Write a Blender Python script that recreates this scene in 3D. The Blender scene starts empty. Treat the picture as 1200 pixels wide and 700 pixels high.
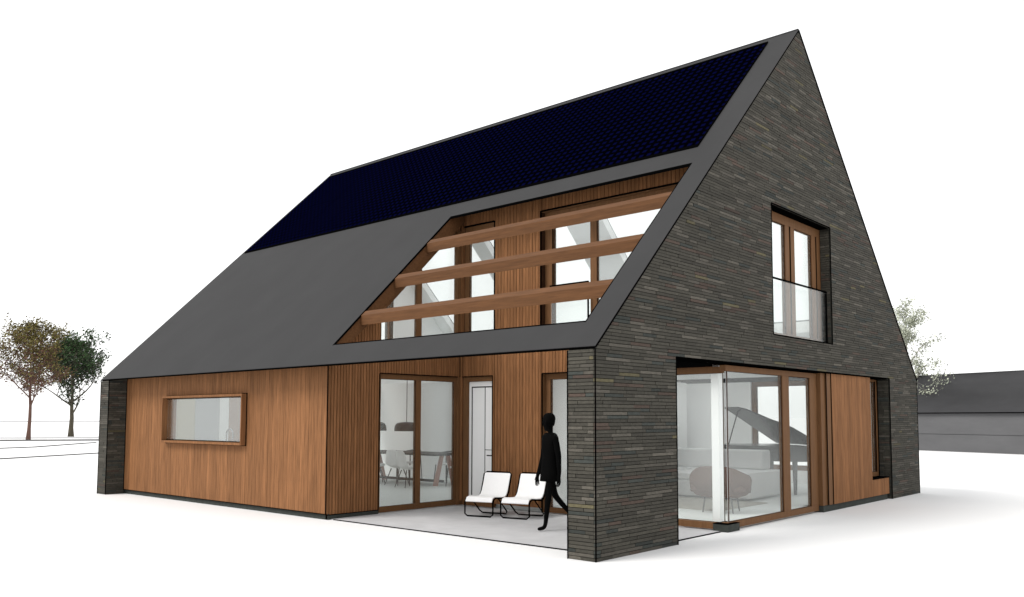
import bpy, math, random
from math import sin, cos, pi, radians
from mathutils import Vector, Matrix
random.seed(11)
S = bpy.context.scene
COL = S.collection

# ------------------------------------------------------------------ camera
cd = bpy.data.cameras.new("camera"); cam = bpy.data.objects.new("camera", cd); COL.objects.link(cam)
YAW, PITCH, FPX, X0, Y0 = -0.70765364712, 0.07064355270, 995.231278, 636.654315, 419.157053
fw = Vector((sin(YAW)*cos(PITCH), cos(YAW)*cos(PITCH), sin(PITCH)))
rt = Vector((cos(YAW), -sin(YAW), 0)); up = rt.cross(fw)
M3 = Matrix((rt, up, -fw)).transposed()
cam.matrix_world = Matrix.Translation((6.20627534, -8.22221041, 1.72498737)) @ M3.to_4x4()
cd.sensor_fit = 'HORIZONTAL'; cd.sensor_width = 36; cd.lens = 36*FPX/1200
cd.shift_x = -(X0-600)/1200; cd.shift_y = (Y0-350)/1200
cd.clip_start = .1; cd.clip_end = 6000
S.camera = cam

# ------------------------------------------------------------------ light
SUN_EL, SUN_AZ = radians(48), radians(24)      # sun stands south of the long side, veiled by cloud
W = bpy.data.worlds.new("World"); S.world = W; W.use_nodes = True
nt = W.node_tree; nt.nodes.clear()
wo = nt.nodes.new('ShaderNodeOutputWorld'); mx = nt.nodes.new('ShaderNodeMixShader')
b1 = nt.nodes.new('ShaderNodeBackground'); b2 = nt.nodes.new('ShaderNodeBackground')
sk = nt.nodes.new('ShaderNodeTexSky'); sk.sky_type = 'NISHITA'; sk.sun_disc = False
sk.sun_elevation = SUN_EL; sk.sun_rotation = pi + SUN_AZ
nt.links.new(sk.outputs[0], b1.inputs[0]); b1.inputs[1].default_value = .10
b2.inputs[0].default_value = (1, 1, 1, 1); b2.inputs[1].default_value = 1.04   # even white cloud cover
mx.inputs[0].default_value = .95
nt.links.new(b1.outputs[0], mx.inputs[1]); nt.links.new(b2.outputs[0], mx.inputs[2]); nt.links.new(mx.outputs[0], wo.inputs[0])
sd = bpy.data.lights.new("sun", 'SUN'); sd.energy = 2.0; sd.angle = radians(24); sd.color = (1, .97, .93)
sun = bpy.data.objects.new("sun", sd); COL.objects.link(sun)
sdir = Vector((sin(SUN_AZ)*cos(SUN_EL)*-1, -cos(SUN_AZ)*cos(SUN_EL), sin(SUN_EL)))
sun.rotation_euler = sdir.to_track_quat('Z', 'Y').to_euler(); sun.location = (0, -20, 30)
S.view_settings.view_transform = 'Standard'; S.view_settings.look = 'None'
S.view_settings.exposure = .42; S.view_settings.gamma = 1
S.render.engine = 'CYCLES'
cy = S.cycles
cy.use_denoising = True; cy.max_bounces = 14; cy.diffuse_bounces = 12; cy.glossy_bounces = 4
cy.transparent_max_bounces = 24; cy.transmission_bounces = 6
try: cy.denoiser = 'OPENIMAGEDENOISE'
except Exception: pass

# ------------------------------------------------------------------ materials
MT = {}
def mat(name, col, rough=.7, spec=.3, metal=0, var=0, scale=(6, 6, 6), bump=0, detail=5, tone=False, rnd=0):
    m = bpy.data.materials.new(name); m.use_nodes = True; n = m.node_tree; N = n.nodes; L = n.links
    p = N['Principled BSDF']; p.inputs['Roughness'].default_value = rough
    p.inputs['Specular IOR Level'].default_value = spec; p.inputs['Metallic'].default_value = metal
    p.inputs['Base Color'].default_value = (*col, 1)
    src = None
    if tone:
        a = N.new('ShaderNodeAttribute'); a.attribute_name = 'tone'; src = a.outputs['Color']
    if var or bump:
        g = N.new('ShaderNodeNewGeometry'); mp = N.new('ShaderNodeMapping'); mp.inputs['Scale'].default_value = scale
        L.new(g.outputs['Position'], mp.inputs['Vector'])
        nz = N.new('ShaderNodeTexNoise'); nz.inputs['Scale'].default_value = 1; nz.inputs['Detail'].default_value = detail
        nz.inputs['Roughness'].default_value = .62
        L.new(mp.outputs[0], nz.inputs['Vector'])
    if var:
        mr = N.new('ShaderNodeMapRange'); mr.inputs[1].default_value = .28; mr.inputs[2].default_value = .72
        mr.inputs[3].default_value = 1-var; mr.inputs[4].default_value = 1+var
        L.new(nz.outputs[0], mr.inputs[0])
        v = N.new('ShaderNodeVectorMath'); v.operation = 'SCALE'
        if src: L.new(src, v.inputs[0])
        else: v.inputs[0].default_value = col
        L.new(mr.outputs[0], v.inputs['Scale']); src = v.outputs[0]
    if rnd:
        oi = N.new('ShaderNodeObjectInfo'); m2 = N.new('ShaderNodeMapRange')
        m2.inputs[3].default_value = 1-rnd; m2.inputs[4].default_value = 1+rnd
        L.new(oi.outputs['Random'], m2.inputs[0])
        v2 = N.new('ShaderNodeVectorMath'); v2.operation = 'SCALE'
        if src: L.new(src, v2.inputs[0])
        else: v2.inputs[0].default_value = col
        L.new(m2.outputs[0], v2.inputs['Scale']); src = v2.outputs[0]
    if src: L.new(src, p.inputs['Base Color'])
    if bump:
        bp = N.new('ShaderNodeBump'); bp.inputs['Strength'].default_value = bump; bp.inputs['Distance'].default_value = .01
        L.new(nz.outputs[0], bp.inputs['Height']); L.new(bp.outputs[0], p.inputs['Normal'])
    MT[name] = m; return m

mat('white_ground', (.70, .70, .70), .9, .1, var=.015, scale=(.35, .35, .35), bump=.15)
mat('concrete', (0.4427, 0.4427, 0.4506), .8, .2, var=.09, scale=(2.2, 2.2, 2.2), bump=.1)
mat('interior_floor', (.82, .85, .84), .55, .3, var=.04, scale=(1.5, 1.5, 1.5))
mat('plaster', (.92, .92, .92), .9, .1, var=.012, scale=(2, 2, 2))
mat('roof_sheet', (0.03551, 0.03551, 0.03628), .8, .08, var=.07, scale=(1.1, .8, .8), bump=.05)
mat('mortar', (.034, .033, .028), .95, .1, var=.2, scale=(20, 20, 20))
mat('brick', (.07, .07, .065), .85, .25, tone=True, var=.26, scale=(16, 16, 34), bump=.35)
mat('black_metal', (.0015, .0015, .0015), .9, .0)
mat('plinth_stone', (0.0372, 0.04166, 0.0372), .85, .2, var=.25, scale=(12, 12, 12), bump=.3)
WOODC = (.205, .094, .040)
mat('board_wood', WOODC, .75, .1, var=.36, scale=(34, 34, 1.9), bump=.12, rnd=.13)
mat('frame_wood', (.140, .068, .029), .6, .15, var=.2, scale=(30, 30, 2.4), bump=.05, rnd=.04)
mat('beam_wood', (.098, .044, .018), .7, .12, var=.26, scale=(2.2, 30, 30), bump=.15, rnd=.04)
mat('dark_gap', (.045, .02, .01), .9, .1)
mat('white_lacquer', (.9, .9, .9), .35, .4)
mat('beige_lacquer', (.62, .57, .47), .4, .4)
mat('grey_lacquer', (.55, .55, .57), .4, .4)
mat('brown_lacquer', (.42, .3, .25), .4, .4)
mat('sling_fabric', (.8, .8, .8), .9, .1, var=.02, scale=(30, 30, 30), bump=.1)
mat('sofa_fabric', (.62, .62, .62), .95, .1, var=.04, scale=(18, 18, 18), bump=.2)
mat('armchair_fabric', (.10, .058, .045), .95, .1, var=.12, scale=(18, 18, 18), bump=.2)
mat('rug_fabric', (.42, .4, .36), .98, .05, var=.15, scale=(9, 9, 9), bump=.3)
mat('piano_black', (.006, .006, .007), .25, .5)
mat('lamp_grey', (.02, .02, .02), .5, .3)
mat('pale_pink_wood', (.5, .3, .25), .6, .2, var=.1, scale=(20, 20, 2))
mat('table_grey', (.08, .077, .075), .6, .3)
mat('chrome', (.35, .35, .36), .25, .5, metal=1)
mat('person_black', (.0025, .0025, .0025), .9, .05)
mat('road_grey', (0.357, 0.357, 0.3655), .9, .1, var=.06, scale=(.5, .5, .5))
mat('kerb_dark', (.08, .08, .08), .9, .1)
mat('barn_wall', (0.0918, 0.0918, 0.09486), .7, .3, var=.1, scale=(.5, .5, 1.5))
mat('barn_roof', (0.02767, 0.02767, 0.02925), .6, .15, var=.35, scale=(.16, .16, .6))
mat('bark_brown', (.12, .07, .055), .9, .1, var=.25, scale=(6, 6, 2))
mat('bark_green', (.085, .075, .055), .9, .1, var=.25, scale=(6, 6, 2))
mat('bark_pale', (.3, .28, .24), .9, .1, var=.2, scale=(6, 6, 2))
mat('leaf', (.06, .09, .03), .8, .15, tone=True)

def glass(name, haze):
    m = bpy.data.materials.new(name); m.use_nodes = True; n = m.node_tree; N = n.nodes; L = n.links
    N.clear(); o = N.new('ShaderNodeOutputMaterial'); mix = N.new('ShaderNodeMixShader')
    t = N.new('ShaderNodeBsdfTransparent'); t.inputs[0].default_value = (.975, .985, .98, 1)
    g = N.new('ShaderNodeBsdfGlossy'); g.inputs['Roughness'].default_value = .28; g.inputs[0].default_value = (.97, 1, .99, 1)
    mix.inputs[0].default_value = haze
    L.new(t.outputs[0], mix.inputs[1]); L.new(g.outputs[0], mix.inputs[2]); L.new(mix.outputs[0], o.inputs[0])
    MT[name] = m
glass('glass', .125)

def pv_material():
    m = bpy.data.materials.new('solar_cells'); m.use_nodes = True; n = m.node_tree; N = n.nodes; L = n.links
    N.remove(N['Principled BSDF']); p = N.new('ShaderNodeBsdfDiffuse'); L.new(p.outputs[0], N['Material Output'].inputs[0])
    g = N.new('ShaderNodeNewGeometry'); s = N.new('ShaderNodeSeparateXYZ'); L.new(g.outputs['Position'], s.inputs[0])
    def cell(sock, pitch, w):
        a = N.new('ShaderNodeMath'); a.operation = 'MULTIPLY'; a.inputs[1].default_value = 1/pitch; L.new(sock, a.inputs[0])
        f = N.new('ShaderNodeMath'); f.operation = 'FRACT'; L.new(a.outputs[0], f.inputs[0])
        c = N.new('ShaderNodeMath'); c.operation = 'SUBTRACT'; c.inputs[1].default_value = .5; L.new(f.outputs[0], c.inputs[0])
        b = N.new('ShaderNodeMath'); b.operation = 'ABSOLUTE'; L.new(c.outputs[0], b.inputs[0])
        l = N.new('ShaderNodeMath'); l.operation = 'LESS_THAN'; l.inputs[1].default_value = w; L.new(b.outputs[0], l.inputs[0])
        return l.outputs[0]
    cx = cell(s.outputs[0], .156, .26); cz = cell(s.outputs[2], .110, .26)
    mu = N.new('ShaderNodeMath'); mu.operation = 'MULTIPLY'; L.new(cx, mu.inputs[0]); L.new(cz, mu.inputs[1])
    mc = N.new('ShaderNodeMix'); mc.data_type = 'RGBA'
    mc.inputs['A'].default_value = (.0004, .0004, .0010, 1); mc.inputs['B'].default_value = (.0011, .0016, .017, 1)
    L.new(mu.outputs[0], mc.inputs['Factor']); L.new(mc.outputs['Result'], p.inputs['Color'])
    MT['solar_cells'] = m
pv_material()

# ------------------------------------------------------------------ helpers
class MB:
    def __init__(s): s.v = []; s.f = []; s.c = []; s.smooth = False
    def hexa(s, p, col=None):       # p: 4 bottom (ccw) + 4 top
        b = len(s.v); s.v += [tuple(q) for q in p]
        s.f += [(b+3, b+2, b+1, b), (b+4, b+5, b+6, b+7), (b, b+1, b+5, b+4), (b+1, b+2, b+6, b+5), (b+2, b+3, b+7, b+6), (b+3, b, b+4, b+7)]
        if col: s.c += [col]*8
        return s
    def box(s, x0, x1, y0, y1, z0, z1, col=None):
        return s.hexa([(x0, y0, z0), (x1, y0, z0), (x1, y1, z0), (x0, y1, z0), (x0, y0, z1), (x1, y0, z1), (x1, y1, z1), (x0, y1, z1)], col)
    def prism(s, poly, axis, a, b):     # poly in the plane of the two other axes, extruded on axis
        n = len(poly); o = len(s.v)
        def P(u, v, w): return {0: (w, u, v), 1: (u, w, v), 2: (u, v, w)}[axis]
        s.v += [P(u, v, a) for u, v in poly] + [P(u, v, b) for u, v in poly]
        s.f += [tuple(o+i for i in range(n))[::-1], tuple(o+n+i for i in range(n))]
        s.f += [(o+i, o+(i+1) % n, o+n+(i+1) % n, o+n+i) for i in range(n)]
        return s
    def tube(s, pts, r, n=8, closed=False):
        pts = [Vector(p) for p in pts]; rs = r if isinstance(r, (list, tuple)) else [r]*len(pts)
        m = len(pts); o = len(s.v); prev = None
        for i, p in enumerate(pts):
            if closed: t = pts[(i+1) % m]-pts[i-1]
            else: t = pts[min(i+1, m-1)]-pts[max(i-1, 0)]
            t.normalize()
            if prev is None:
                a = Vector((0, 0, 1)) if abs(t.z) < .9 else Vector((1, 0, 0)); u = t.cross(a).normalized()
            else:
                u = (prev - t*prev.dot(t)).normalized()
            prev = u; w = t.cross(u)
            for k in range(n):
                an = 2*pi*k/n; s.v.append(tuple(p + (u*cos(an)+w*sin(an))*rs[i]))
        for i in range(m if closed else m-1):
            j = (i+1) % m
            for k in range(n):
                s.f.append((o+i*n+k, o+i*n+(k+1) % n, o+j*n+(k+1) % n, o+j*n+k))
        if not closed:
            s.f.append(tuple(o+k for k in range(n))[::-1]); s.f.append(tuple(o+(m-1)*n+k for k in range(n)))
        return s
    def bar(s, a, b, w, h):          # square bar between two points
        return s.tube([a, b], max(w, h)*.7071, 4)
    def rings(s, rings, cap=True):   # list of equal-length loops
        o = len(s.v); n = len(rings[0])
        for r in rings: s.v += [tuple(p) for p in r]
        for i in range(len(rings)-1):
            for k in range(n):
                s.f.append((o+i*n+k, o+i*n+(k+1) % n, o+(i+1)*n+(k+1) % n, o+(i+1)*n+k))
        if cap:
            s.f.append(tuple(o+k for k in range(n))[::-1]); s.f.append(tuple(o+(len(rings)-1)*n+k for k in range(n)))
        return s
    def build(s, name, m, parent=None, smooth=False, bevel=0, label=None, solid=0, sub=0):
        me = bpy.data.meshes.new(name); me.from_pydata(s.v, [], s.f); me.update()
        import bmesh
        bm = bmesh.new(); bm.from_mesh(me); bmesh.ops.recalc_face_normals(bm, faces=bm.faces); bm.to_mesh(me); bm.free()
        if s.c:
            a = me.color_attributes.new('tone', 'FLOAT_COLOR', 'POINT')
            a.data.foreach_set('color', [x for c in s.c for x in (*c, 1)])
        me.materials.append(MT[m])
        if smooth: me.polygons.foreach_set('use_smooth', [True]*len(me.polygons))
        o = bpy.data.objects.new(name, me); COL.objects.link(o)
        if parent: o.parent = parent
        if bevel:
            b = o.modifiers.new('bevel', 'BEVEL'); b.width = bevel; b.segments = 2; b.limit_method = 'ANGLE'
        if solid:
            b = o.modifiers.new('solid', 'SOLIDIFY'); b.thickness = solid; b.offset = 0
        if sub:
            b = o.modifiers.new('sub', 'SUBSURF'); b.levels = b.render_levels = sub
        if label: o['label'] = label
        return o

def empty(name, loc=(0, 0, 0), rz=0):
    o = bpy.data.objects.new(name, None); COL.objects.link(o); o.location = loc; o.rotation_euler = (0, 0, rz)
    o.empty_display_size = .2; return o
def tag(o, label=None, cat=None, group=None, kind=None):
    if label: o['label'] = label
    if cat: o['category'] = cat
    if group: o['group'] = group
    if kind: o['kind'] = kind
    return o
def copy_tree(o, parent=None):
    c = o.copy(); COL.objects.link(c)
    if parent: c.parent = parent
    for ch in list(o.children): copy_tree(ch, c)
    return c

# house dimensions
HW, HL, HE = 12.32, 14.20, 2.60        # gable width, length, eave height; 45 degree pitch
TH = .43                               # gable wall thickness
RT = .032                              # roof sheet (measured upright)
def roofz(y): return HE + (y if y <= HW/2 else HW-y)

# ------------------------------------------------------------------ setting
g = MB(); g.v = [(-3000, -3000, 0), (3000, -3000, 0), (3000, 3000, 0), (-3000, 3000, 0)]; g.f = [(0, 1, 2, 3)]
tag(g.build('ground', 'white_ground'), 'smooth white ground spreading round the house to the horizon', kind='structure')
t = MB(); t.box(-6.0, -.2, .5, 3.46, -.05, .012); t.box(-.9, -.2, 3.46, 3.5, -.05, .011)
tag(t.build('terrace', 'concrete'), 'grey concrete terrace slab under the cut-out corner of the house', kind='structure')
def edge_line(name, pts, r, m='black_metal', parent=None):
    return MB().tube(pts, r, 6).build(name, m, parent)
tt = MB(); tt.box(-5.9, -.19, .478, .5, -.04, .014); tt.box(-.2, -.178, .5, 3.36, -.04, .014)
tag(tt.build('terrace_edge', 'black_metal'), 'thin dark strip along the open edge of the terrace slab', kind='structure')

def strip(name, pts, w, z0, z1, m, label):
    b = MB(); L = []; R = []
    P = [Vector((x, y, 0)) for x, y in pts]
    for i, p in enumerate(P):
        d = (P[min(i+1, len(P)-1)]-P[max(i-1, 0)]).normalized(); n = Vector((-d.y, d.x, 0))*w/2
        L.append(p+n); R.append(p-n)
    rings = [[(l.x, l.y, z0), (r.x, r.y, z0), (r.x, r.y, z1), (l.x, l.y, z1)] for l, r in zip(L, R)]
    b.rings(rings); return tag(b.build(name, m), label, kind='structure')
strip('road', [(-120, -34), (-75.7, 16.2), (-71, 22), (-60, 60)], 3.6, .0, .02, 'road_grey', 'narrow grey road passing behind the two trees')
strip('kerb', [(-111, -34), (-65.3, 13.6), (-60.9, 18.9), (-50, 60)], .22, 0, .09, 'kerb_dark', 'thin dark kerb along the near side of the road')
strip('path_edge', [(-44, -10), (-46.5, 3), (-47.6, 8.2), (-48.4, 10.2), (-51.9, 13.3), (-53.8, 15.0), (-55.0, 16.2)], .16, 0, .05, 'kerb_dark', 'curved dark edge of the path below the trees')
strip('path_edge', [(-33, -6), (-33.9, 4), (-35.3, 6.5), (-36.9, 9.2), (-39.5, 14)], .09, 0, .045, 'kerb_dark', 'thin curved path edge nearest to the house')
strip('field_edge', [(-460, -60), (-392, 112.9), (-376, 146.1), (-300, 420)], 1.0, 0, .34, 'road_grey', 'thin grey field boundary far behind the trees')

# ------------------------------------------------------------------ the house
house = tag(empty('house'), 'dark brick gabled house with timber walls, corner terrace and steep dark roof', 'house')

def tone():
    r = random.random(); k = random.uniform(.8, 1.2)*.68
    if r < .012: return (.12*k, .105*k, .06*k)
    if r < .07: return (.092*k, .066*k, .052*k)
    if r < .20: return (.112*k, .102*k, .084*k)
    if r < .27: return (.050*k, .056*k, .050*k)
    return (.069*k, .064*k, .051*k)
CH, BH = .045, .0375
bricks = []         # (distance, 8 points, tone)
CP = cam.matrix_world.translation
def lay(mapf, spans, ztop, lo=.20, hi=.52):
    for k in range(int(ztop/CH+.01)):
        z0 = k*CH+.003; z1 = z0+BH; cf = random.uniform(.88, 1.12)
        for (a0, b0, a1, b1) in spans(z0, z1):       # at z0: a0..b0, at z1: a1..b1
            if b1-a1 < .03: continue
            u = a1 - random.uniform(0, .3); first = True
            while u < b1:
                v = u+random.uniform(lo, hi)
                if v < a1+.07: v = a1+random.uniform(.08, .3)
                s, e = max(u, a1), min(v, b1)
                if b1-e < .06: e = b1
                if e-s > .02:
                    sb = a0 if s == a1 else s; eb = b0 if e == b1 else e
                    d = random.uniform(-.004, .003); dz = random.uniform(-.001, .001)
                    p = [mapf(sb, z0+dz, -.027), mapf(eb, z0+dz, -.027), mapf(eb, z0+dz, d), mapf(sb, z0+dz, d),
                         mapf(s, z1+dz, -.027), mapf(e, z1+dz, -.027), mapf(e, z1+dz, d), mapf(s, z1+dz, d)]
                    bricks.append(((Vector(p[3])-CP).length, p, tuple(cf*q for q in tone())))
                    if e == b1: break
                u = v+.006
def cut(iv, a, b):
    out = []
    for (p, q, r, s) in iv:
        if q <= a or p >= b: out.append((p, q, r, s)); continue
        if p < a: out.append((p, a-.004, r, a-.004))
        if q > b: out.append((b+.004, q, b+.004, s))
    return out
O1 = (1.85, 10.47, 0, 57*CH); O2 = (4.90, 7.40, 69*CH, 118*CH)
def gable_spans(z0, z1):
    e0 = max(0, z0-(HE-RT)+.012); e1 = max(0, z1-(HE-RT)+.012)
    iv = [(e0, HW-e0, e1, HW-e1)]
    for (a, b, za, zb) in (O1, O2):
        if z1 > za+.004 and z0 < zb-.004: iv = cut(iv, a, b)
    return iv
lay(lambda u, z, d: (d, u, z), gable_spans, HE+HW/2-.05)
lay(lambda u, z, d: (u, -d, z), lambda a, b: [(-TH, -.032, -TH, -.032)], 57*CH, .3, .5)
lay(lambda u, z, d: (u, -d, z), lambda a, b: [(-HL+.005, -HL+TH-.032, -HL+.005, -HL+TH-.032)], 57*CH, .3, .5)
lay(lambda u, z, d: (-HL+TH+d, u, z), lambda a, b: [(max(0, a-HE+RT+.01), .395, max(0, b-HE+RT+.01), .395)], 65*CH, .3, .5)
lay(lambda u, z, d: (u, 10.47-d, z), lambda a, b: [(-.27, -.032, -.27, -.032)], 57*CH-.03, .2, .4)
lay(lambda u, z, d: (u, 7.40-d, z+O2[2]), lambda a, b: [(-.2, -.032, -.2, -.032)], O2[3]-O2[2]-.01, .2, .4)
bricks.sort(key=lambda b: b[0])

gw = MB()
X0w, X1w = -TH+.002, -.027
gw.prism([(.027, 0), (O1[0]-.002, 0), (O1[0]-.002, O1[3]), (.027, O1[3])], 0, -TH+.001, X1w)
gw.prism([(O1[1]+.027, 0), (HW-.02, 0), (HW-.02, O1[3]), (O1[1]+.027, O1[3])], 0, -TH+.001, X1w)
zt = HE-RT-.008
gw.prism([(.027, O1[3]), (O2[0], O1[3]), (O2[0], zt+O2[0]), (.027, zt+.027)], 0, X0w, X1w)
gw.prism([(O2[1]+.027, O1[3]), (HW-.02, O1[3]), (HW-.02, zt+.02), (O2[1]+.027, zt+HW-O2[1]-.027)], 0, X0w, X1w)
gw.prism([(O2[0], O1[3]), (O2[1]+.027, O1[3]), (O2[1]+.027, O2[2]), (O2[0], O2[2])], 0, X0w, X1w)
gw.prism([(O2[0], O2[3]), (O2[1]+.027, O2[3]), (O2[1]+.027, zt+HW-O2[1]-.027), (HW/2, zt+HW/2), (O2[0], zt+O2[0])], 0, X0w, X1w)
gw.box(-TH, -TH+.014, .003, .026, 0, HE-.05)
gw.box(-.026, -.003, O1[0]-.013, O1[0]-.0015, .0, O1[3]-.002); gw.box(-.026, -.003, HW-.019, HW-.004, 0, HE-.05)
gw.box(-.026, -.003, O2[0]-.013, O2[0]-.0015, O2[2], O2[3]); gw.box(-.026, -.003, O1[1]+.0015, O1[1]+.013, 0, O1[3]-.002); gw.box(-.026, -.003, O2[1]+.0015, O2[1]+.013, O2[2], O2[3])
gable = gw.build('brick_gable_wall', 'mortar', house)
def mkbrick(p, t, parent):
    b = MB(); b.hexa(p, t); return b.build('brick', 'brick', parent)
near = bricks[:300]
for d, p, t in near: mkbrick(p, t, gable)
rest = MB()
for d, p, t in bricks[300:]: rest.hexa(p, t)
tag(rest.build('brickwork', 'brick', gable), kind='stuff')

# far gable: thick wall with the near end pier in the same bricks
fg = MB(); a, b = -HL+.008, -HL+TH-.027
fg.prism([(.027, 0), (.4, 0), (.4, HE+.4-RT-.006), (.027, HE+.027-RT-.006)], 0, a, b)
fgw = []
def wall_pieces(mb, x0, x1, holes, inset=0):      # gable-shaped wall with rectangular holes stacked between the same two y lines
    ys = [.4+inset, 4.0, 9.0, HW-.02-inset]
    mb.prism([(ys[0], 0), (4.9, 0), (4.9, zt+4.9-inset), (ys[0], zt+ys[0]-inset)], 0, x0, x1) if not holes else None
for (y0, y1) in ((.4, 4.4), (8.2, HW-.02)):
    def rz(y): return zt+min(y, HW-y)
    fg.prism([(y0, 0), (y1, 0), (y1, rz(y1)), (y0, rz(y0))], 0, a, b)
fg.prism([(4.4, 2.6), (8.2, 2.6), (8.2, 3.1), (4.4, 3.1)], 0, a, b)
fg.prism([(4.4, 5.3), (8.2, 5.3), (8.2, rz(8.2)), (HW/2, rz(HW/2)), (4.4, rz(4.4))], 0, a, b)
fg.box(-HL+.001, -HL+.007, .003, .4, 0, HE-.04); fg.box(-HL+.007, -HL+.02, .003, .026, 0, HE-.04); fg.box(-HL+TH-.026, -HL+TH-.003, .003, .016, 0, HE-.04)
fg.build('brick_gable_wall', 'mortar', house)

# ---- roof
def sheet(mb, x0, x1, y0, y1, t=RT, dz=0):
    z = roofz
    mb.hexa([(x0, y0, z(y0)-t+dz), (x1, y0, z(y0)-t+dz), (x1, y1, z(y1)-t+dz), (x0, y1, z(y1)-t+dz),
             (x0, y0, z(y0)+dz), (x1, y0, z(y0)+dz), (x1, y1, z(y1)+dz), (x0, y1, z(y1)+dz)])
OX0, OX1, OY0, OY1 = -5.80, -.42, .36, 3.03
r = MB()
sheet(r, -HL, OX0, 0, HW/2); sheet(r, OX1, .006, 0, HW/2)
sheet(r, OX0, OX1, 0, OY0); sheet(r, OX0, OX1, OY1, HW/2)
SKX = [(-13.3, -10.4), (-9.9, -7.0), (-5.9, -3.5), (-3.0, -.8)]; SY0, SY1 = 6.8, 10.9  # rear roof windows, added unseen to bring daylight into the rooms
xs = -HL
for (p, q) in SKX:
    sheet(r, xs, p, HW/2, HW); sheet(r, p, q, HW/2, SY0); sheet(r, p, q, SY1, HW); xs = q
sheet(r, xs, .006, HW/2, HW)
roof = r.build('roof', 'roof_sheet', house)
c = MB()
XL, XR = -HL+TH+.01, -TH-.012
def core(x0, x1, y0, y1): sheet(c, x0, x1, y0, y1, .26, -RT-.003)
core(XL, -6.1, .62, HW/2); core(-6.1, XR, 3.62, HW/2)
xs = XL
for (p, q) in SKX:
    core(xs, p, HW/2, HW-.45); core(p, q, HW/2, SY0); core(p, q, SY1, HW-.45); xs = q
core(xs, XR, HW/2, HW-.45)
c.build('roof_lining', 'plaster', roof)
for (p, q) in SKX:
    w = MB(); sheet(w, p+.005, q-.005, SY0+.005, SY1-.005, .015, -.02); w.build('added_roof_window', 'glass', roof)
# black metal edge trims of the roof
e = MB(); R_ = .011
e.tube([(.006, 0, HE-.022), (.006, HW/2, HE+HW/2-.022), (.006, HW, HE-.022)], .0145, 4)
e.tube([(-HL, -.006, HE-.022), (.0, -.006, HE-.022)], .0145, 4)
e.build('verge_trim', 'black_metal', roof)
e = MB(); w = .017
def on(x0, x1, y0, y1): sheet(e, x0, x1, y0, y1, RT+.006, .004)
on(OX0-w, OX0+.004, OY0-w, OY1+w); on(OX1-.004, OX1+w*.7, OY0-w, OY1+w)
on(OX0+.005, OX1-.005, OY1-.004, OY1+w); on(OX0+.005, OX1-.005, OY0-w*.6, OY0+.004)
e.build('opening_trim', 'black_metal', roof)
e = MB(); e.tube([(-HL, HW/2, HE+HW/2-.006), (0, HW/2, HE+HW/2-.006)], .02, 6); e.build('ridge_cap', 'roof_sheet', roof)
# solar modules
PX0, PX1, PY0, PY1 = -14.02, -.535, 3.43, 5.975
f_ = MB()
def onr(mb, x0, x1, y0, y1, lo, hi):
    z = roofz
    mb.hexa([(x0, y0, z(y0)+lo), (x1, y0, z(y0)+lo), (x1, y1, z(y1)+lo), (x0, y1, z(y1)+lo), (x0, y0, z(y0)+hi), (x1, y0, z(y0)+hi), (x1, y1, z(y1)+hi), (x0, y1, z(y1)+hi)])
n = 13; pw = (PX1-PX0)/n; ph = (PY1-PY0)/2
for j in range(2):
    for i in range(n):
        b = MB(); onr(b, PX0+i*pw+.004, PX0+(i+1)*pw-.004, PY0+j*ph+.004, PY0+(j+1)*ph-.004, .004, .03)
        b.build('solar_panel', 'solar_cells', roof)
onr(f_, PX0-.02, PX1+.02, PY0-.025, PY0, .002, .034); onr(f_, PX0-.02, PX1+.02, PY1, PY1+.025, .002, .034)
onr(f_, PX1, PX1+.02, PY0, PY1, .002, .034); onr(f_, PX0-.02, PX0, PY0, PY1, .002, .034)
f_.build('panel_border', 'black_metal', roof)
f_ = MB(); onr(f_, PX0, PX1, PY0, PY1, .0006, .002); f_.build('panel_backing', 'solar_cells', roof)
# three timber cross beams in the roof opening
for yb in (.915, 1.655, 2.42):
    b = MB(); zb = HE+yb-.01
    b.prism([(yb, zb), (yb+.09, zb+.085), (yb+.09, zb-.115), (yb, zb-.17)], 0, OX0-.15, OX1+.008)
    b.build('cross_beam', 'beam_wood', roof)
b = MB()
b.prism([(OY0, HE+OY0-RT-.01), (OY1+.4, HE+OY1+.4-RT-.01), (OY1+.4, HE+OY1+.4-.42), (OY0, HE+OY0-.3)], 0, -5.985, OX0-.02)
b.build('opening_lining', 'beam_wood', roof)

# ---- boards
BOARDS = []
def boards(parent, mapf, u0, u1, pitch, z0, ztopf, holes, thick=.022, gap=.004):
    """vertical boards; holes are (ua, ub, zlo(u), zhi(u)); mapf(u, depth, z)"""
    n = max(1, round((u1-u0)/pitch)); p = (u1-u0)/n
    cuts = sorted({u0+i*p for i in range(n+1)} | {h[k] for h in holes for k in (0, 1) if u0 < h[k] < u1})
    for a, b in zip(cuts[:-1], cuts[1:]):
        if b-a < .012: continue
        m_ = (a+b)/2; iv = [(lambda u: z0, ztopf)]
        for (ha, hb, lo, hi) in holes:
            if ha <= m_ <= hb:
                new = []
                for (l, h) in iv:
                    if lo(m_) > l(m_)+.02: new.append((l, lo))
                    if hi(m_) < h(m_)-.02: new.append((hi, h))
                iv = new
        aa, bb = a+gap/2, b-gap/2; jit = random.uniform(-.0012, .0012)
        for (l, h) in iv:
            if h(m_)-l(m_) < .02: continue
            mb = MB(); t0, t1 = -jit, thick
            mb.hexa([mapf(aa, t0, l(aa)), mapf(bb, t0, l(bb)), mapf(bb, t1, l(bb)), mapf(aa, t1, l(aa)),
                     mapf(aa, t0, h(aa)), mapf(bb, t0, h(bb)), mapf(bb, t1, h(bb)), mapf(aa, t1, h(aa))])
            q0 = Vector(mapf(m_, 0, (l(m_)+h(m_))/2)); BOARDS.append(((bb-aa)*(h(m_)-l(m_))/(q0-CP).length_squared, mb, parent))
K = lambda v: (lambda u: v)
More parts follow.
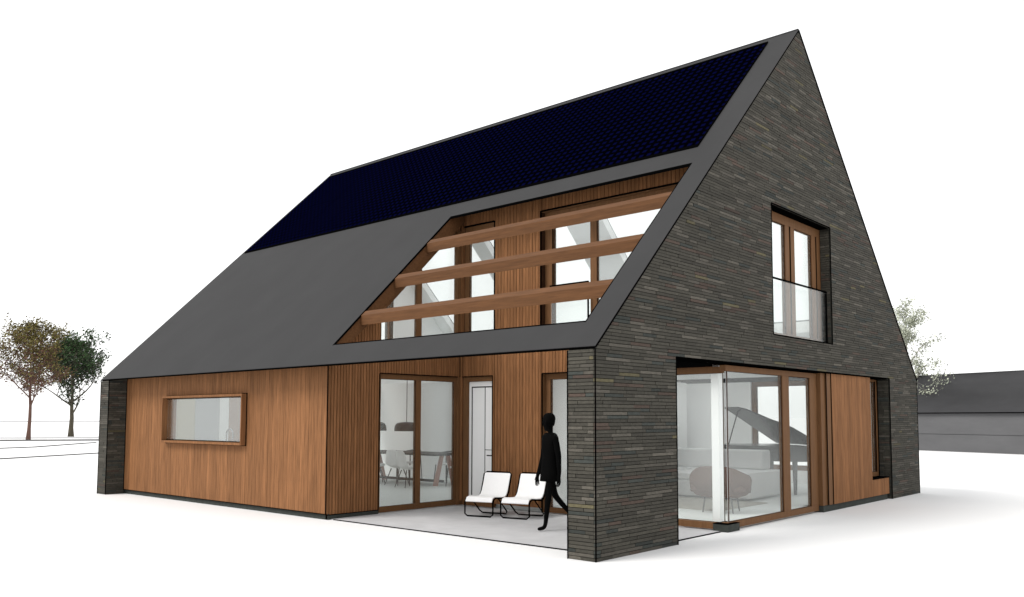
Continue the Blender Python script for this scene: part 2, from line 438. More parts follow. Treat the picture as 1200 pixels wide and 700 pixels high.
# long timber wall (faces the terrace side of the garden)
KX0, KX1, KZ0, KZ1 = -11.80, -8.58, 1.20, 2.18
lw = MB()
for (x0, x1, z0, z1) in ((-HL+TH, KX0, .1, 2.9), (KX1, -6.05, .1, 2.9), (KX0, KX1, .1, KZ0), (KX0, KX1, KZ1, 2.9)):
    lw.box(x0, x1, .424, .60, z0, z1)
lwall = lw.build('timber_wall', 'dark_gap', house)
boards(lwall, lambda u, d, z: (u, .40+d, z), -HL+TH, -6.024, .13, .10, K(2.9), [(KX0, KX1, K(KZ0), K(KZ1))], gap=.005)
lin = MB()
for (x0, x1, z0, z1) in ((-HL+TH, KX0, .1, 2.7), (KX1, -6.06, .1, 2.7), (KX0, KX1, .1, KZ0), (KX0, KX1, KZ1, 2.7)):
    lin.box(x0, x1, .602, .62, z0, z1)
lin.build('wall_lining', 'plaster', lwall)
pl = MB(); pl.box(-HL+TH, -6.0, .43, .6, 0, .098); pl.box(-6.05, -5.985, .43, 1.5, 0, .07); pl.build('plinth', 'plinth_stone', house)
# side wall of the terrace (faces the gable)
sw = MB()
ztop = lambda y: HE+y-RT-.012
sw.hexa([(-6.10, .6, .1), (-6.024, .6, .1), (-6.024, 1.5, .1), (-6.10, 1.5, .1), (-6.10, .6, ztop(.6)), (-6.024, .6, ztop(.6)), (-6.024, 1.5, ztop(1.5)), (-6.10, 1.5, ztop(1.5))])
sw.box(-6.10, -6.024, 1.5, 3.5, 2.52, 3.04)
sw.prism([(1.5, 3.64), (3.3, 5.43), (3.5, 5.43), (3.5, ztop(3.5)), (1.5, ztop(1.5))], 0, -6.10, -6.024)
swall = sw.build('timber_wall', 'dark_gap', house)
slope = lambda y: min(y+2.135, 5.43)
boards(swall, lambda u, d, z: (-6.0-d, u, z), 0.40, 3.498, .062, .085, ztop,
       [(1.5, 3.5, K(0), K(2.52)), (1.5, 3.5, K(3.04), slope)], gap=.013)
# back wall of the terrace
bw = MB()
for (x0, x1, z0, z1) in ((-6.1, -.43, 2.52, 3.04), (-5.06, -3.88, .1, 2.52), (-5.06, -3.88, 3.04, 5.53), (-6.1, -.43, 5.53, 6.0), (-5.98, -5.93, .1, 2.52), (-5.98, -5.9, 3.04, 5.53)):
    bw.box(x0, x1, 3.524, 3.62, z0, z1)
bwall = bw.build('timber_wall', 'dark_gap', house)
boards(bwall, lambda u, d, z: (u, 3.5+d, z), -5.998, -.432, .08, .10, K(6.02),
       [(-5.93, -5.10, K(0), K(2.52)), (-3.86, -.40, K(0), K(2.52)), (-5.90, -5.06, K(3.04), K(5.53)), (-3.88, -.62, K(3.04), K(5.53))], gap=.010)
# black band standing in for shade over the glazing inside the gable opening
b = MB(); b.box(-1.5, -.36, 3.478, 3.497, 2.522, 2.70); b.build('head_shade_band', 'black_metal', bwall)

# ---- gable opening panel box
pn = MB(); pn.box(-.33, -.064, 7.385, 9.42, .12, 2.545); pn.box(-.33, -.064, 9.42, 10.40, .12, .455)
pwall = pn.build('timber_panel', 'dark_gap', house)
boards(pwall, lambda u, d, z: (-.04-d, u, z), 7.385, 9.42, .13, .12, K(2.545), [], gap=.002)
boards(pwall, lambda u, d, z: (-.04-d, u, z), 9.42, 10.40, .13, .12, K(.455), [], gap=.002)
BOARDS.sort(key=lambda t_: -t_[0])
for a_, mb, pr_ in BOARDS[:300]: mb.build('board', 'board_wood', pr_)
small = MB()
for a_, mb, pr_ in BOARDS[300:]:
    o0 = len(small.v); small.v += mb.v; small.f += [tuple(o0+q for q in f) for f in mb.f]
if small.v: tag(small.build('small_boards', 'board_wood', bwall), kind='stuff')
b = MB(); b.box(-.34, -.030, 9.42, 10.41, .457, .478); b.build('ledge_cap', 'black_metal', pwall)
b = MB(); b.box(-.33, -.045, 9.40, 9.424, .48, 2.54); b.build('edge_trim', 'black_metal', pwall)
b = MB(); b.box(-.29, -.075, 6.98, 10.38, 0, .116); b.build('plinth', 'plinth_stone', house)
b = MB(); b.box(-.33, -.075, 3.39, 3.76, 0, .115); b.build('corner_plinth', 'plinth_stone', house, bevel=.004)
b = MB(); b.box(-.33, -.07, 3.385, 3.765, .1155, .122); b.build('plinth_cap', 'black_metal', house)
# wood posts between glass and panel
for (y0, y1, xf) in ((6.97, 7.16, -.075), (7.17, 7.38, -.05)):
    b = MB(); b.box(-.3, xf, y0, y1, .12, 2.545); b.build('post', 'frame_wood', house, bevel=.004)
b = MB(); b.box(-.055, -.044, 7.155, 7.175, .12, 2.545); b.box(-.05, -.036, 7.372, 7.386, .12, 2.545); b.build('edge_trim', 'black_metal', house)

# ---- windows
def window(parent, mapf, u0, u1, z0, z1, mull=(), fr=.07, dep=.08, head=None, sill=None, jl=None, jr=None, m='frame_wood', name='window', glazed=True):
    """mapf(u, depth, z); mull = list of (u0, u1)"""
    head = head or fr; sill = sill or fr; jl = fr if jl is None else jl; jr = fr if jr is None else jr
    f = MB()
    def bx(a, b, c0, c1, d0=0, d1=dep):
        f.hexa([mapf(a, d0, c0), mapf(b, d0, c0), mapf(b, d1, c0), mapf(a, d1, c0), mapf(a, d0, c1), mapf(b, d0, c1), mapf(b, d1, c1), mapf(a, d1, c1)])
    bx(u0, u1, z1-head, z1); bx(u0, u1, z0, z0+sill)
    if jl: bx(u0, u0+jl, z0+sill, z1-head)
    if jr: bx(u1-jr, u1, z0+sill, z1-head)
    w = f.build(name, m, parent, bevel=.003)
    for (a, b) in mull:
        f = MB(); bx(a, b, z0+sill+.001, z1-head-.001); f.build('mullion', m, w, bevel=.003)
    if glazed:
        ed = [u0+jl]+[v for q in mull for v in q]+[u1-jr]
        for a, b in zip(ed[::2], ed[1::2]):
            f = MB(); bx(a+.002, b-.002, z0+sill+.002, z1-head-.002, dep*.45, dep*.45+.012); f.build('pane', 'glass', w)
            # thin inner sash line
            f = MB(); q = .007
            bx(a+.001, b-.001, z0+sill+.001, z0+sill+q, dep*.2, dep*.42); bx(a+.001, b-.001, z1-head-q, z1-head-.001, dep*.2, dep*.42)
            bx(a+.001, a+q, z0+sill+q+.001, z1-head-q-.001, dep*.2, dep*.42); bx(b-q, b-.001, z0+sill+q+.001, z1-head-q-.001, dep*.2, dep*.42)
            f.build('gasket', 'dark_gap', w)
    return w
FY = lambda y: (lambda u, d, z: (u, y+d, z))        # faces -Y
FX = lambda x: (lambda u, d, z: (x-d, u, z))        # faces +X
# kitchen window: projecting timber box frame with recessed glass
kb = MB()
kb.box(KX0, KX1, .285, .60, KZ1-.045, KZ1); kb.box(KX0, KX1, .285, .60, KZ0, KZ0+.045)
kb.box(KX0, KX0+.03, .285, .60, KZ0+.045, KZ1-.045); kb.box(KX1-.03, KX1, .285, .60, KZ0+.045, KZ1-.045)
kw = kb.build('kitchen_window', 'board_wood', house, bevel=.003)
b = MB(); b.box(KX0+.047, KX1-.047, .40, .412, KZ0+.057, KZ1-.057); b.build('pane', 'glass', kw)
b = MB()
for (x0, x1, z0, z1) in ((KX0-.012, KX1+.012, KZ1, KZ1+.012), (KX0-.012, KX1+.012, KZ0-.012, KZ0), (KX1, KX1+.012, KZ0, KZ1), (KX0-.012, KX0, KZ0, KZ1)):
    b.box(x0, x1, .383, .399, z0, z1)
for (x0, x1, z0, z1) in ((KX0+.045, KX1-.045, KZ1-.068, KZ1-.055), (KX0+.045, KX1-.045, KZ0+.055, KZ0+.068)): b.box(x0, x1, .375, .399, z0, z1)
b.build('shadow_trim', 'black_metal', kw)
# terrace glazing
window(house, FX(-6.03), 1.50, 3.44, .02, 2.52, [(2.40, 2.52)], fr=.06, sill=.10, head=.09, name='terrace_window', jr=.05)
b = MB(); b.box(-6.1, -5.985, 3.44, 3.60, .02, 2.52); b.build('corner_post', 'frame_wood', house)
dfr = window(house, FY(3.53), -5.94, -5.10, .02, 2.52, [], fr=.02, sill=.10, head=.09, jl=.12, name='door_frame', glazed=False)
window(house, FY(3.60), -3.85, -.25, .02, 2.52, [(-2.45, -2.33)], fr=.11, sill=.09, head=.10, jr=0, name='terrace_window')
b = MB(); b.box(-3.875, -3.85, 3.523, 3.62, .02, 2.52); b.build('reveal', 'frame_wood', house)
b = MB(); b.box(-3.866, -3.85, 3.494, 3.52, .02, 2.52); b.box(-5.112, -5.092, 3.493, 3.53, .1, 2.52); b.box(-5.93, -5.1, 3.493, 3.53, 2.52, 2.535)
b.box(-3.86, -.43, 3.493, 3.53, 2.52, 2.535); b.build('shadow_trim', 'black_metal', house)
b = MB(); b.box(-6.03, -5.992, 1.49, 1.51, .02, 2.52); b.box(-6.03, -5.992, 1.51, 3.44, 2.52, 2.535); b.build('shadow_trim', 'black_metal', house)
# corner glazing in the gable opening
window(house, FX(-.15), 3.60, 6.96, .03, 2.535, [(5.52, 5.78)], fr=.08, sill=.10, head=.09, jl=0, jr=.30, name='corner_window')
b = MB(); b.box(-.35, -.06, 1.856, 10.462, 2.545, 2.562); b.build('lintel', 'black_metal', house)
b = MB(); b.box(-.25, -.150, 3.52, 3.60, .03, .13); b.box(-.25, -.150, 3.52, 3.60, 2.445, 2.535); b.build('corner_piece', 'frame_wood', house)
b = MB(); b.box(-.20, -.185, 3.62, 3.64, .13, 2.44); b.build('corner_joint', 'grey_lacquer', house)
b = MB(); b.box(-1.05, -.34, 3.42, 3.52, .03, .125); b.build('sill', 'frame_wood', house)
# narrow window beside the panel
window(house, FX(-.27), 9.43, 10.465, .48, 2.54, [], fr=.05, jr=.14, sill=.09, name='side_window')
b = MB(); b.box(-.272, -.255, 10.31, 10.325, .57, 2.5); b.box(-.268, -.25, 10.452, 10.466, .48, 2.54); b.build('shadow_trim', 'black_metal', house)
# bedroom window in the gable with glass balustrade
gwin = window(house, FX(-.21), 4.905, 7.425, O2[2]+.01, O2[3]-.01, [(5.88, 6.27)], fr=.07, head=.16, jr=.40, name='bedroom_window')
b = MB(); b.box(-.212, -.196, 6.055, 6.075, 3.2, 5.14); b.box(-.212, -.196, 7.20, 7.215, 3.2, 5.14); b.build('shadow_trim', 'black_metal', gwin)
bl = MB(); bl.box(-.11, -.095, 4.915, 7.37, O2[2]+.03, 4.08); bal = bl.build('balustrade_glass', 'glass', house)
b = MB(); b.box(-.12, -.085, 4.905, 7.39, 4.08, 4.105); b.box(-.12, -.085, 7.365, 7.385, O2[2]+.02, 4.08); b.box(-.12, -.085, 4.905, 7.39, O2[2]+.002, O2[2]+.028)
b.build('rail', 'black_metal', bal)
# upper loggia windows
f = MB()
f.box(-6.11, -6.04, 1.5, 3.42, 3.04, 3.11); f.box(-6.11, -6.04, 1.5, 1.56, 3.11, 3.69)
f.prism([(1.5, 3.635), (3.295, 5.43), (3.42, 5.43), (3.42, 5.36), (3.32, 5.36), (1.5, 3.555)], 0, -6.112, -6.042)
uw = f.build('loggia_window', 'frame_wood', house)
b = MB(); b.prism([(2.40, 3.11), (2.52, 3.11), (2.52, 4.56), (2.40, 4.44)], 0, -6.11, -6.035); b.build('mullion', 'frame_wood', uw)
for poly in ([(1.565, 3.115), (2.395, 3.115), (2.395, 4.44), (1.565, 3.61)], [(2.525, 3.115), (3.415, 3.115), (3.415, 5.355), (3.32, 5.355), (2.525, 4.565)]):
    b = MB(); b.prism(poly, 0, -6.08, -6.068); b.build('pane', 'glass', uw)
b = MB(); b.box(-6.1, -5.985, 3.42, 3.60, 3.04, 5.46); b.build('corner_post', 'frame_wood', house)
window(house, FY(3.53), -5.92, -5.06, 3.04, 5.53, [], fr=.05, head=.14, jl=.13, name='loggia_window')
ub = window(house, FY(3.62), -3.88, -.60, 3.04, 5.53, [(-2.83, -2.69)], fr=.10, head=.14, jl=.2, name='loggia_window')
b = MB(); b.box(-3.905, -3.885, 3.523, 3.64, 3.04, 5.53); b.box(-3.88, -.6, 3.523, 3.62, 5.51, 5.53); b.build('reveal', 'frame_wood', house)
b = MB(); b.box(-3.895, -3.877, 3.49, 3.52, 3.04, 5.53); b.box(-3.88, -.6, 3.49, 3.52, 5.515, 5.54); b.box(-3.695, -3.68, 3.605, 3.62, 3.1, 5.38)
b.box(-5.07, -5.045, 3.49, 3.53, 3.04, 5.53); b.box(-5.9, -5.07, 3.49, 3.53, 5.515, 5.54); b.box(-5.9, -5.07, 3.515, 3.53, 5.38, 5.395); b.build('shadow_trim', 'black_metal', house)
bl = MB(); bl.box(-3.68, -2.84, 3.55, 3.562, 3.06, 4.09); bal = bl.build('balustrade_glass', 'glass', house)
b = MB(); b.box(-3.70, -2.82, 3.535, 3.57, 4.09, 4.13); b.box(-2.84, -2.82, 3.54, 3.57, 3.06, 4.09); b.build('rail', 'black_metal', bal)

# black corner lines of the brickwork
q = .007
for (x, y, z0, z1) in ((0, 0, 0, HE-.04), (-TH, 0, 0, HE-.04), (0, HW, 0, HE-.04), (0, O1[0], 0, O1[3]), (0, O1[1], 0, O1[3]), (0, O2[0], O2[2], O2[3]), (0, O2[1], O2[2], O2[3]),
                       (-HL, 0, 0, HE-.04), (-HL+TH, 0, 0, HE-.04)):
    b = MB(); b.box(x-q, x+q, y-q, y+q, z0, z1); b.build('corner_trim', 'black_metal', gable)
for (y0, y1, z0, z1) in ((O1[0]+q, O1[1]-q, O1[3]-.01, O1[3]+.004), (O2[0]+q, O2[1]-q, O2[3]-.004, O2[3]+.016), (O2[0]+q, O2[1]-q, O2[2]-.014, O2[2]+.002)):
    b = MB(); b.box(-q, q, y0, y1, z0, z1); b.build('corner_trim', 'black_metal', gable)
for v in ((-6.012, -5.994, .388, .402, .1, 2.9), (-6.0, -5.988, 3.488, 3.5, 2.53, 6.0), (-HL+TH, -HL+TH+.016, .388, .4, .1, 2.6), (-HL+TH, -6.0, .392, .424, .088, .1), (-6.004, -5.99, .40, 1.5, .074, .086)):
    b = MB(); b.box(*v); b.build('corner_trim', 'black_metal', lwall)
# reveal backing of the upper gable opening
b = MB(); b.box(-.42, -.03, 4.905, 7.395, O2[3]-.008, O2[3]-.002); b.build('lintel', 'black_metal', gable)

# ---- interior shell
i = MB()
i.box(XL, -6.06, .62, 11.9, 0.0, .1); i.box(-6.06, -.46, 3.72, 11.9, 0, .1); i.box(-.46, -.24, 3.72, 6.9, 0, .1)
i.build('floor_slab', 'interior_floor', house)
i = MB(); i.box(XL, -6.12, .63, 1.7, 2.7, 3.0); i.box(-6.12, XR, 3.64, 5.2, 2.7, 3.0); i.build('upper_floor', 'plaster', house)  # slab cut short so daylight from the added roof windows falls through
i = MB()
i.box(XL, -6.7, 7.6, 7.7, .1, 2.7); i.box(-6.16, -6.06, 3.72, 11.9, .1, 2.7)
i.box(-3.99, -3.93, 3.72, 5.0, .1, 2.7)
i.build('partition', 'plaster', house)
rw = MB()        # rear wall with window openings
RW = [(-12.6, -10.6), (-9.2, -7.2), (-3.97, -2.30), (-2.05, -.6)]  # third one is the visible window; the others are added for daylight indoors
for (y0, y1, nm, mm) in ((11.9, 12.0, 'rear_wall_lining', 'plaster'), (12.002, 12.3, 'rear_wall', 'plinth_stone')):
    rw = MB(); xs = XL
    for (p, q) in RW: rw.box(xs, p, y0, y1, 0, 2.64); rw.box(p, q, y0, y1, 0, .42); xs = q
    rw.box(xs, XR, y0, y1, 0, 2.64); rw.build(nm, mm, house)
for (p, q) in RW: window(house, FY(11.95), p, q, .42, 2.64, [], fr=.12, name='rear_window')
for (x0, x1, nm) in ((-TH-.010, -TH+.0005, 'gable_lining'), (-HL+TH-.026, -HL+TH+.004, 'gable_lining')):
    i = MB(); zz = zt-.02
    front = x0 > -5
    if front:
        i.prism([(3.7, 2.6), (O2[0], 2.6), (O2[0], zz+O2[0]), (3.7, zz+3.7)], 0, x0, x1)
        i.prism([(O2[1], 2.6), (11.9, 2.6), (11.9, zz+.42), (O2[1], zz+HW-O2[1])], 0, x0, x1)
        i.prism([(O2[0], 2.6), (O2[1], 2.6), (O2[1], O2[2]), (O2[0], O2[2])], 0, x0, x1)
        i.prism([(O2[0], O2[3]), (O2[1], O2[3]), (O2[1], zz+HW-O2[1]), (HW/2, zz+HW/2), (O2[0], zz+O2[0])], 0, x0, x1)
        i.box(x0, x1, 10.48, 11.9, .1, 2.6); i.box(x0+.0, x1, 7.4, 9.4, .1, 2.6)
    else:
        for (y0, y1) in ((.63, 4.4), (8.2, 11.9)): i.prism([(y0, .1), (y1, .1), (y1, zz+min(y1, HW-y1)), (y0, zz+y0 if y0 < 6 else zz+HW-y0)], 0, x0, x1)
        i.box(x0, x1, 4.4, 8.2, 2.6, 3.1); i.prism([(4.4, 5.3), (8.2, 5.3), (8.2, zz+HW-8.2), (HW/2, zz+HW/2), (4.4, zz+4.4)], 0, x0, x1)
    i.build(nm, 'plaster', house)
for (z0, z1) in ((.1, 2.6), (3.1, 5.3)): window(house, lambda u, d, z: (-HL+.2+d, u, z), 4.4, 8.2, z0, z1, [(6.2, 6.4)], name='added_end_window')  # far gable glazing, added out of view to admit more daylight
i = MB(); i.box(-.425, -.355, 10.474, 10.494, .1, 2.54); i.build('reveal_lining', 'plaster', house)
# white terrace door in the inner corner
b = MB(); b.box(-5.815, -5.125, 3.585, 3.625, .125, 2.425); leaf = b.build('door', 'white_lacquer', house, label='white narrow terrace door in the inner corner')
b = MB()
for (x0, x1, z0, z1) in ((-5.74, -5.72, .22, 2.33), (-5.72, -5.13, 2.31, 2.33), (-5.38, -5.37, .22, 2.31), (-5.37, -5.13, 1.10, 1.11)): b.box(x0, x1, 3.576, 3.584, z0, z1)
b.build('door_joint', 'black_metal', leaf)
b = MB(); b.tube([(-5.17, 3.582, 1.0), (-5.17, 3.53, 1.0), (-5.27, 3.53, 1.0)], .012, 6); b.build('handle', 'black_metal', leaf)

# ------------------------------------------------------------------ things in and on the house
# stair behind the wide terrace window
st = tag(empty('staircase', (-2.9, 5.2, .1)), 'white staircase rising behind the wide terrace window by the brick pier', 'staircase')
for k in range(13):
    b = MB(); b.box(-.30-.27*k, -.27*k, 0, .95, .21*(k+1)-.035, .21*(k+1)); b.build('tread', 'white_lacquer', st)
b = MB(); b.prism([(.05, 0), (-.25, 0), (-3.4, 2.42), (-3.4, 2.72), (.05, .06)], 1, -.045, -.004); b.build('stringer', 'white_lacquer', st)
b = MB(); b.tube([(.0, -.02, .95), (-3.3, -.02, 3.5-.02)], .015, 6); b.tube([(0, -.02, .08), (0, -.02, .95)], .012, 6); b.build('handrail', 'table_grey', st)

# kitchen: tall cupboards against the far gable and counter with tap below the window
kc = tag(empty('kitchen_cupboards', (-13.74, .72, .1)), 'tall kitchen cupboards with beige, grey and brown doors seen through the low window', 'cupboard')
b = MB(); b.box(0, .35, .0, 3.2, 0, 2.45); b.build('carcass', 'white_lacquer', kc)
yy = .02
for w_, mm in ((.55, 'white_lacquer'), (.55, 'beige_lacquer'), (.62, 'grey_lacquer'), (.25, 'white_lacquer'), (.45, 'brown_lacquer'), (.7, 'white_lacquer')):
    b = MB(); b.box(.352, .374, yy+.004, yy+w_-.004, .05, 2.44); b.build('cupboard_door', mm, kc); yy += w_
ct = tag(empty('kitchen_counter', (-10.2, .95, .1)), 'white kitchen counter standing below the low window', 'counter')
b = MB(); b.box(-1.6, 1.5, -.31, .3, 0, .86); b.build('base_units', 'white_lacquer', ct)
b = MB(); b.box(-1.62, 1.52, -.32, .33, .862, .9); b.build('worktop', 'grey_lacquer', ct)
tp = MB(); tp.tube([(0, 0, 0), (0, 0, .36)]+[(.13-.13*cos(a_), 0, .36+.13*sin(a_)) for a_ in [pi*k/8 for k in range(1, 9)]]+[(.26, 0, .27)], .016, 8)
o = tp.build('kitchen_tap', 'chrome'); o.location = (-10.35, .98, 1.0)
tag(o, 'curved chrome tap on the kitchen counter behind the low window', 'tap')

# dining table
T = tag(empty('dining_table', (-10.3, 5.9, .1)), 'long grey dining table on slanted trestle ends behind the terrace window', 'table')
b = MB(); b.box(-1.6, 1.5, -.48, .48, .72, .765); b.build('table_top', 'table_grey', T, bevel=.005)
for s in (-1.35, 1.3):
    for y_ in (-1, 1):
        b = MB(); b.hexa([(s-.05, y_*.30-.04, 0), (s+.05, y_*.30-.04, 0), (s+.05, y_*.30+.04, 0), (s-.05, y_*.30+.04, 0), (s-.035, y_*.1-.04, .72), (s+.035, y_*.1-.04, .72), (s+.035, y_*.1+.04, .72), (s-.035, y_*.1+.04, .72)])
        b.build('leg', 'pale_pink_wood', T)
b = MB(); b.box(-1.3, 1.25, -.03, .03, .06, .12); b.build('stretcher', 'table_grey', T)

def shell_chair():
    r_ = tag(empty('dining_chair'), '', 'chair', 'white shell chairs along the near side of the dining table')
    rings = []
    prof = [(.22, .43, .20), (.12, .415, .23), (0, .41, .235), (-.12, .42, .23), (-.2, .47, .22), (-.235, .58, .215), (-.26, .72, .20), (-.28, .83, .16), (-.285, .86, .09)]
    b = MB(); nn = 9; o0 = 0
    for (y, z, hw) in prof:
        for k in range(nn):
            t = -1+2*k/(nn-1); lift = .07*t*t
            b.v.append((hw*t, y+(lift if z > .5 else 0), z+(lift if z <= .5 else 0)))
    for i_ in range(len(prof)-1):
        for k in range(nn-1):
            a_ = i_*nn+k; b.f.append((a_, a_+1, a_+nn+1, a_+nn))
    b.build('seat_shell', 'white_lacquer', r_, smooth=True, solid=.014, sub=1)
    for (sx, sy) in ((1, 1), (-1, 1), (1, -1), (-1, -1)):
        b = MB(); b.tube([(sx*.1, sy*.1, .40), (sx*.21, sy*.21, 0)], [.014, .009], 6); b.build('leg', 'table_grey', r_)
    b = MB(); b.tube([(.17, .17, .17), (-.17, -.17, .17)], .006, 5); b.tube([(-.17, .17, .18), (.17, -.17, .18)], .006, 5); b.build('brace', 'table_grey', r_)
    return r_
def hoop_chair():
    r_ = tag(empty('dining_chair'), '', 'chair', 'round-backed chairs at the dining table')
    b = MB(); n = 14
    b.rings([[(.23*cos(2*pi*k/n), .22*sin(2*pi*k/n), z) for k in range(n)] for z in (.43, .465)]); b.build('seat', 'white_lacquer', r_)
    b = MB(); b.tube([(.27*cos(a_), -.02-.25*sin(a_), .72+.05*sin(a_)) for a_ in [pi*k/10 for k in range(11)]], .017, 6); b.build('hoop_back', 'table_grey', r_)
    for (sx, sy, h) in ((1, .17, .44), (-1, .17, .44), (1, -.18, .74), (-1, -.18, .74)):
        b = MB(); b.tube([(sx*.2, sy-.0, h), (sx*.24, sy*1.2, 0)], [.014, .011], 6); b.build('leg', 'table_grey', r_)
    b = MB(); b.tube([(0, -.2, .46), (.0, -.26, .75)], .012, 5); b.build('back_splat', 'table_grey', r_)
    return r_
sc_ = shell_chair(); hc_ = hoop_chair()
rows = [(-11.65, 5.25, 'leftmost white shell chair at the near side of the dining table'),
        (-10.75, 5.2, 'white shell chair in the left pane, tilted, near side of the dining table'),
        (-9.95, 5.22, 'white shell chair behind the window mullion at the near side of the dining table'),
        (-9.25, 4.95, 'rightmost white shell chair at the near side of the dining table')]
for k, (x, y, l) in enumerate(rows):
    c_ = sc_ if k == 0 else copy_tree(sc_); c_.location = (x, y, .1); c_.rotation_euler = (0, 0, (.1, -.55, .15, -.1)[k]); c_['label'] = l
rows = [(-11.1, 6.6, pi, 'round-backed chair beyond the dining table in the left pane'),
        (-9.7, 6.6, pi, 'round-backed chair beyond the dining table in the right pane'),
        (-8.55, 5.95, pi/2, 'round-backed chair at the right head end of the dining table')]
for k, (x, y, a_, l) in enumerate(rows):
    c_ = hc_ if k == 0 else copy_tree(hc_); c_.location = (x, y, .1); c_.rotation_euler = (0, 0, a_); c_['label'] = l
def pendant(x, l, first=None):
    if first: r_ = copy_tree(first)
    else:
        r_ = empty('pendant_lamp')
        b = MB(); n = 24; pr_ = [(.31, 0), (.31, .05), (.30, .12), (.27, .18), (.21, .215), (.06, .23)]
        b.rings([[(a_*cos(2*pi*k/n), a_*sin(2*pi*k/n), z) for k in range(n)] for a_, z in pr_]); b.build('lamp_shade', 'lamp_grey', r_, smooth=False)
        b = MB(); b.tube([(0, 0, .23), (0, 0, 2.7-1.385)], .009, 5); b.build('cord', 'lamp_grey', r_)
    r_.location = (x, 5.9, 1.385); tag(r_, l, 'lamp', 'grey dome lamps above the dining table'); return r_
p1 = pendant(-10.42, 'grey dome lamp on a long cord above the middle of the dining table')
pendant(-11.7, 'grey dome lamp above the dining table, cut by the left window edge', p1)

# living room
b = MB(); b.box(-1.9, 1.05, -.9, 1.0, 0, .012)
rg = b.build('rug', 'rug_fabric'); rg.location = (-2.2, 5.95, .101); tag(rg, 'beige rug on the living room floor under the brown armchair', 'rug')
so = tag(empty('sofa', (-2.9, 7.75, .1)), 'low white corner sofa with boxy cushions in the living room', 'sofa')
b = MB(); b.box(-1.9, 1.35, -.8, .75, .04, .36); b.build('sofa_base', 'sofa_fabric', so, bevel=.03)
for x0 in (-1.88, -.82): b = MB(); b.box(x0, x0+1.04, -.8, .3, .362, .50); b.build('seat_cushion', 'sofa_fabric', so, bevel=.03)
b = MB(); b.box(.24, 1.36, -.83, .76, .05, .55); b.build('armrest', 'sofa_fabric', so, bevel=.03)
b = MB(); b.box(-1.9, 1.1, .3, .72, .552, .95); b.build('backrest', 'sofa_fabric', so, bevel=.04)
sb = tag(empty('sideboard', (-5.0, 11.6, .1)), 'low white sideboard against the rear wall of the living room', 'sideboard')
b = MB(); b.box(-1.0, .75, -.2, .28, .0, .7); b.build('carcass', 'white_lacquer', sb)
for x0 in (-.99, -.41, .17): b = MB(); b.box(x0, x0+.57, -.222, -.202, .02, .69); b.build('cupboard_door', 'white_lacquer', sb)
tc = tag(empty('tall_cupboard', (-5.75, 10.6, .1)), 'tall white cupboard in the left corner of the living room', 'cupboard')
b = MB(); b.box(-.29, .1, -.9, .9, 0, 2.55); b.build('carcass', 'grey_lacquer', tc)
for y0 in (-.9, 0): b = MB(); b.box(.102, .122, y0+.005, y0+.895, .05, 2.54); b.build('cupboard_door', 'white_lacquer', tc)
ac = tag(empty('armchair', (-1.05, 4.95, .113), radians(12)), 'rounded brown armchair on thin legs seen from behind through the corner glass', 'armchair')
def squircle(hx, hy, y0, z, n=28, p=3.0):
    out = []
    for k in range(n):
        a_ = 2*pi*k/n; c_, s_ = cos(a_), sin(a_)
        out.append((hx*abs(c_)**(2/p)*(1 if c_ > 0 else -1), y0+hy*abs(s_)**(2/p)*(1 if s_ > 0 else -1), z))
    return out
b = MB(); b.rings([squircle(.30, .2, .02, .25), squircle(.43, .30, .02, .29), squircle(.5, .36, .02, .38), squircle(.5, .36, .02, .46), squircle(.46, .32, .02, .5)]); b.build('seat', 'armchair_fabric', ac, smooth=True)
b = MB(); bk = []
for k in range(13):      # wraparound back
    a_ = pi+pi*k/12; ex, ey = cos(a_), sin(a_)
    h = .80-.16*abs(ex)**3; inn = .8
    bk.append([(.52*ex, .38*ey, .34), (.545*ex, .41*ey, .55), (.53*ex, .42*ey, h-.04), (.50*ex, .39*ey, h), (.45*ex, .33*ey, h-.02), (.42*ex, .29*ey, .5), (.42*ex, .28*ey, .4)])
b.rings(bk); b.build('wrap_back', 'armchair_fabric', ac, smooth=True)
for (sx, sy) in ((-.25, -.22), (.27, -.2), (-.2, .26), (.25, .26)):
    b = MB(); b.tube([(sx*.85, sy*.85, .3), (sx, sy, 0)], [.016, .01], 6); b.build('leg', 'table_grey', ac)
col = MB(); col.box(-.065, .065, -.065, .065, 0, 2.6); o = col.build('white_column', 'white_lacquer'); o.location = (-.46, 3.80, .1)
tag(o, 'slim white column standing just inside the glass corner', 'column')

# grand piano
pi_ = tag(empty('grand_piano', (-2.68, 10.6, .1), radians(229)), 'black grand piano with its lid raised, seen through the corner window', 'piano')
out = [(0, 0), (1.5, 0), (1.5, .8), (1.42, 1.1), (1.2, 1.4), (1.0, 1.62), (.86, 1.9), (.68, 2.12), (.4, 2.2), (.12, 2.18), (0, 2.05)]
b = MB(); b.prism(out, 2, .70, 1.02); b.build('case', 'piano_black', pi_, bevel=.01)
b = MB(); b.box(.05, 1.45, -.28, -.002, .70, .80); key = b.build('key_bed', 'piano_black', pi_)
b = MB(); b.box(.12, 1.38, -.26, -.06, .801, .815); b.build('keys', 'white_lacquer', key)
LA = radians(33)
b = MB()
b.prism([(x, y) for x, y in out], 2, 0, .025)
b.v = [(x*cos(LA)-z*sin(LA), y, 1.03+x*sin(LA)+z*cos(LA)) for x, y, z in b.v]; b.build('lid', 'piano_black', pi_)
b = MB(); b.tube([(1.38, .55, 1.02), (1.13, .5, 1.03+1.13*math.tan(LA))], .014, 6); b.build('lid_prop', 'piano_black', pi_)
for (x, y) in ((.18, .12), (1.34, .12), (.45, 1.95)):
    b = MB(); b.tube([(x, y, .70), (x, y, .12), (x, y, .0)], [.06, .04, .035], 8); b.build('leg', 'piano_black', pi_)
